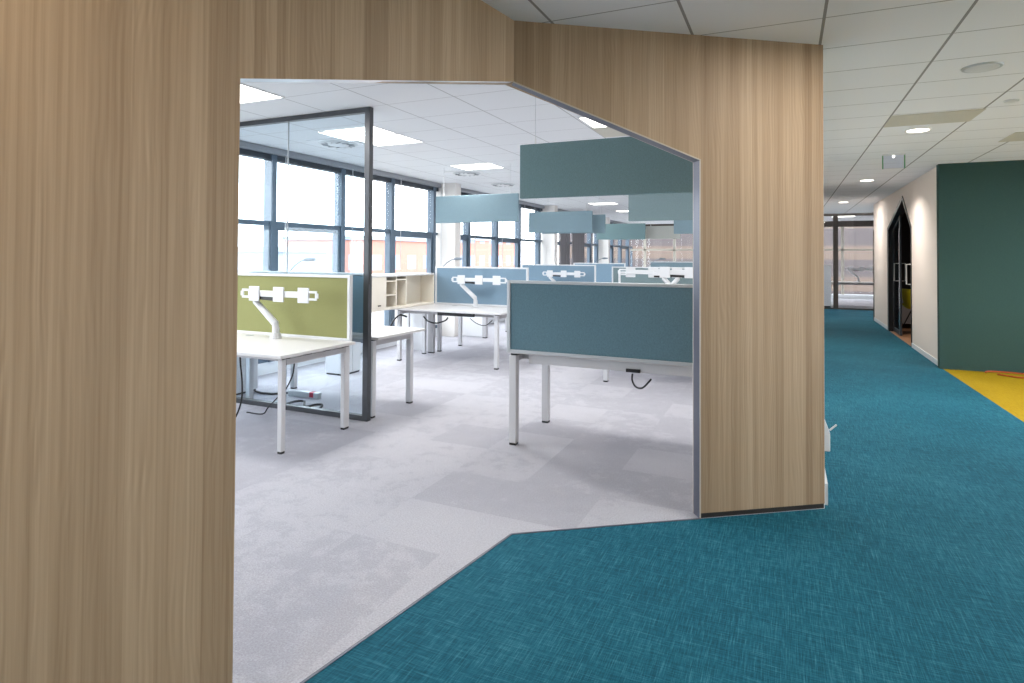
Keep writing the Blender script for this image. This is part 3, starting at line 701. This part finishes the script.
# ------------------------------------------------------------------ booth furniture and the far room
t = thing('shell_chair', 'yellow shell chair with dark legs inside the pointed doorway', 'chair', (2.26, 13.5, 0), math.radians(120))
b = MB().b
rows, cols = 12, 14
def sh(i, j):
    u = i/(rows-1); v = j/(cols-1)*2-1
    if u < .5:
        q = u/.5; y = -.22+.40*q; z = .46-.02*math.sin(q*PI); w = .21+.04*q; x = v*w; z += .10*abs(v)**2.2*(.3+.7*q)
    else:
        q = (u-.5)/.5; y = .18+.10*q-.10*abs(v)**2*(1-.4*q); z = .44+.40*q+.10*abs(v)**2.2*(1-q); w = .25*(1-.28*q**2); x = v*w
    return (x, y, z)
mb = MB(); grid = [[mb.b.verts.new(sh(i, j)) for j in range(cols)] for i in range(rows)]
for i in range(rows-1):
    for j in range(cols-1): mb.b.faces.new((grid[i][j], grid[i][j+1], grid[i+1][j+1], grid[i+1][j]))
o = mb.done('shell', 'yellow_shell', t, smooth=True); md = o.modifiers.new('solid', 'SOLIDIFY'); md.thickness = .012
for sx in (-1, 1):
    for sy in (-1, 1): MB().tube([(sx*.08, sy*.07, .44), (sx*.22, sy*.20, 0)], [.012, .009], 8).done('leg', 'black', t)
t = thing('meeting_table', 'pale table with a panel side inside the dark booth', 'table', (2.64, 14.75, 0))
MB().box(-.6, .6, -.4, .4, .70, .73).done('tabletop', 'rail_grey', t, .003)
MB().box(-.58, -.55, -.38, .38, 0, .70).done('side_panel', 'rail_grey', t); MB().box(.55, .58, -.38, .38, 0, .70).done('side_panel', 'rail_grey', t)
MB().box(-.55, .55, -.36, -.34, .1, .70).done('modesty_panel', 'rail_grey', t)
desk(.9, 2.5, 19.9, 20.7, 'white desk seen through the glass screen at the end of the corridor', (20.0, 20.6))
monitor_arm(1.95, 20.5, 'white monitor arm seen through the far corridor glass screen')
t = thing('storage_cabinet', 'white cabinet left of the mullion behind the far glass screen', 'cabinet', (.85, 19.6, 0))
MB().box(-.32, .32, -.2, .2, .04, 1.2).done('carcass', 'white', t, .004); MB().box(-.3, .3, -.18, .18, 0, .04).done('plinth', 'black', t)
MB().box(-.315, -.003, -.216, -.2, .05, 1.19).done('door', 'white', t); MB().box(.003, .315, -.216, -.2, .05, 1.19).done('door', 'white', t)

# ------------------------------------------------------------------ lights
def area(name, loc, energy, size, color, rot=(0, 0, 0), size_y=None, spread=None):
    L = bpy.data.lights.new(name, 'AREA'); L.energy = energy; L.color = color
    L.shape = 'RECTANGLE' if size_y else 'DISK'; L.size = size
    if size_y: L.size_y = size_y
    if spread: L.spread = spread
    o = bpy.data.objects.new(name, L); COL.objects.link(o); o.location = loc; o.rotation_euler = rot; return o
WARM = (1, .95, .89)
for x, y, e, c_ in ((1.15, 6.80, 23, WARM), (1.165, 10.9, 24, WARM), (.52, 3.1, 17, WARM), (1.15, 15.0, 24, WARM), (-1.2, .1, 15, (1, .82, .62)), (.7, .0, 10, WARM), (.6, -1.6, 10, WARM), (2.9, 2.0, 12, WARM), (2.9, 7.4, 22, WARM), (2.9, -1.0, 10, WARM)):  # alcove and near-corridor WARM lamps without fittings are unseen, added as fill
    area('downlight_and_fill', (x, y, CEIL-.03), e, .18, c_, spread=2.4 if y in (6.80, 10.9) else None)
for x, y in ((-4.06, 3.43), (-4.06, 5.25), (-4.06, 7.65), (-1.45, 5.5), (-1.45, 8.65), (-1.45, 11.75), (-1.45, 15.7), (1.6, 21.2)):  # the rear right-hand ones belong to the added ceiling lights
    area('panel_lamp', (x, y, OCEIL-.03), 30, .6, (1, .98, .95), size_y=.5)

area('booth_fill', (2.9, 13.0, 2.5), 10, .3, WARM)  # unseen fill added to brighten the chair inside the booth
w = bpy.data.worlds.new('World'); S.world = w; w.use_nodes = True
bg = w.node_tree.nodes['Background']; bg.inputs[0].default_value = (.87, .94, 1, 1); bg.inputs[1].default_value = 8.0

# ------------------------------------------------------------------ camera
cam = bpy.data.cameras.new('Camera'); co = bpy.data.objects.new('Camera', cam); COL.objects.link(co)
F = 604.0; pitch = math.radians(1.0)
cam.sensor_fit = 'HORIZONTAL'; cam.sensor_width = 36; cam.lens = F*36/1024
cam.shift_y = (-F*math.tan(pitch)-(341.5-256))/1024
cam.clip_start = .05; cam.clip_end = 500
co.location = (0, 0, 1.42); co.rotation_euler = (Matrix.Rotation(math.radians(24.4), 3, 'Z') @ Matrix.Rotation(PI/2+pitch, 3, 'X') @ Matrix.Rotation(math.radians(.3), 3, 'Z')).to_euler()
S.camera = co
S.view_settings.view_transform = 'Standard'; S.view_settings.look = 'None'
S.view_settings.gamma = 1; S.view_settings.use_curve_mapping = False; S.view_settings.exposure = 0
c = S.cycles
c.use_denoising = True; c.max_bounces = 12; c.diffuse_bounces = 5; c.glossy_bounces = 4; c.transparent_max_bounces = 24; c.transmission_bounces = 6
c.caustics_reflective = False; c.caustics_refractive = False; c.sample_clamp_indirect = 8
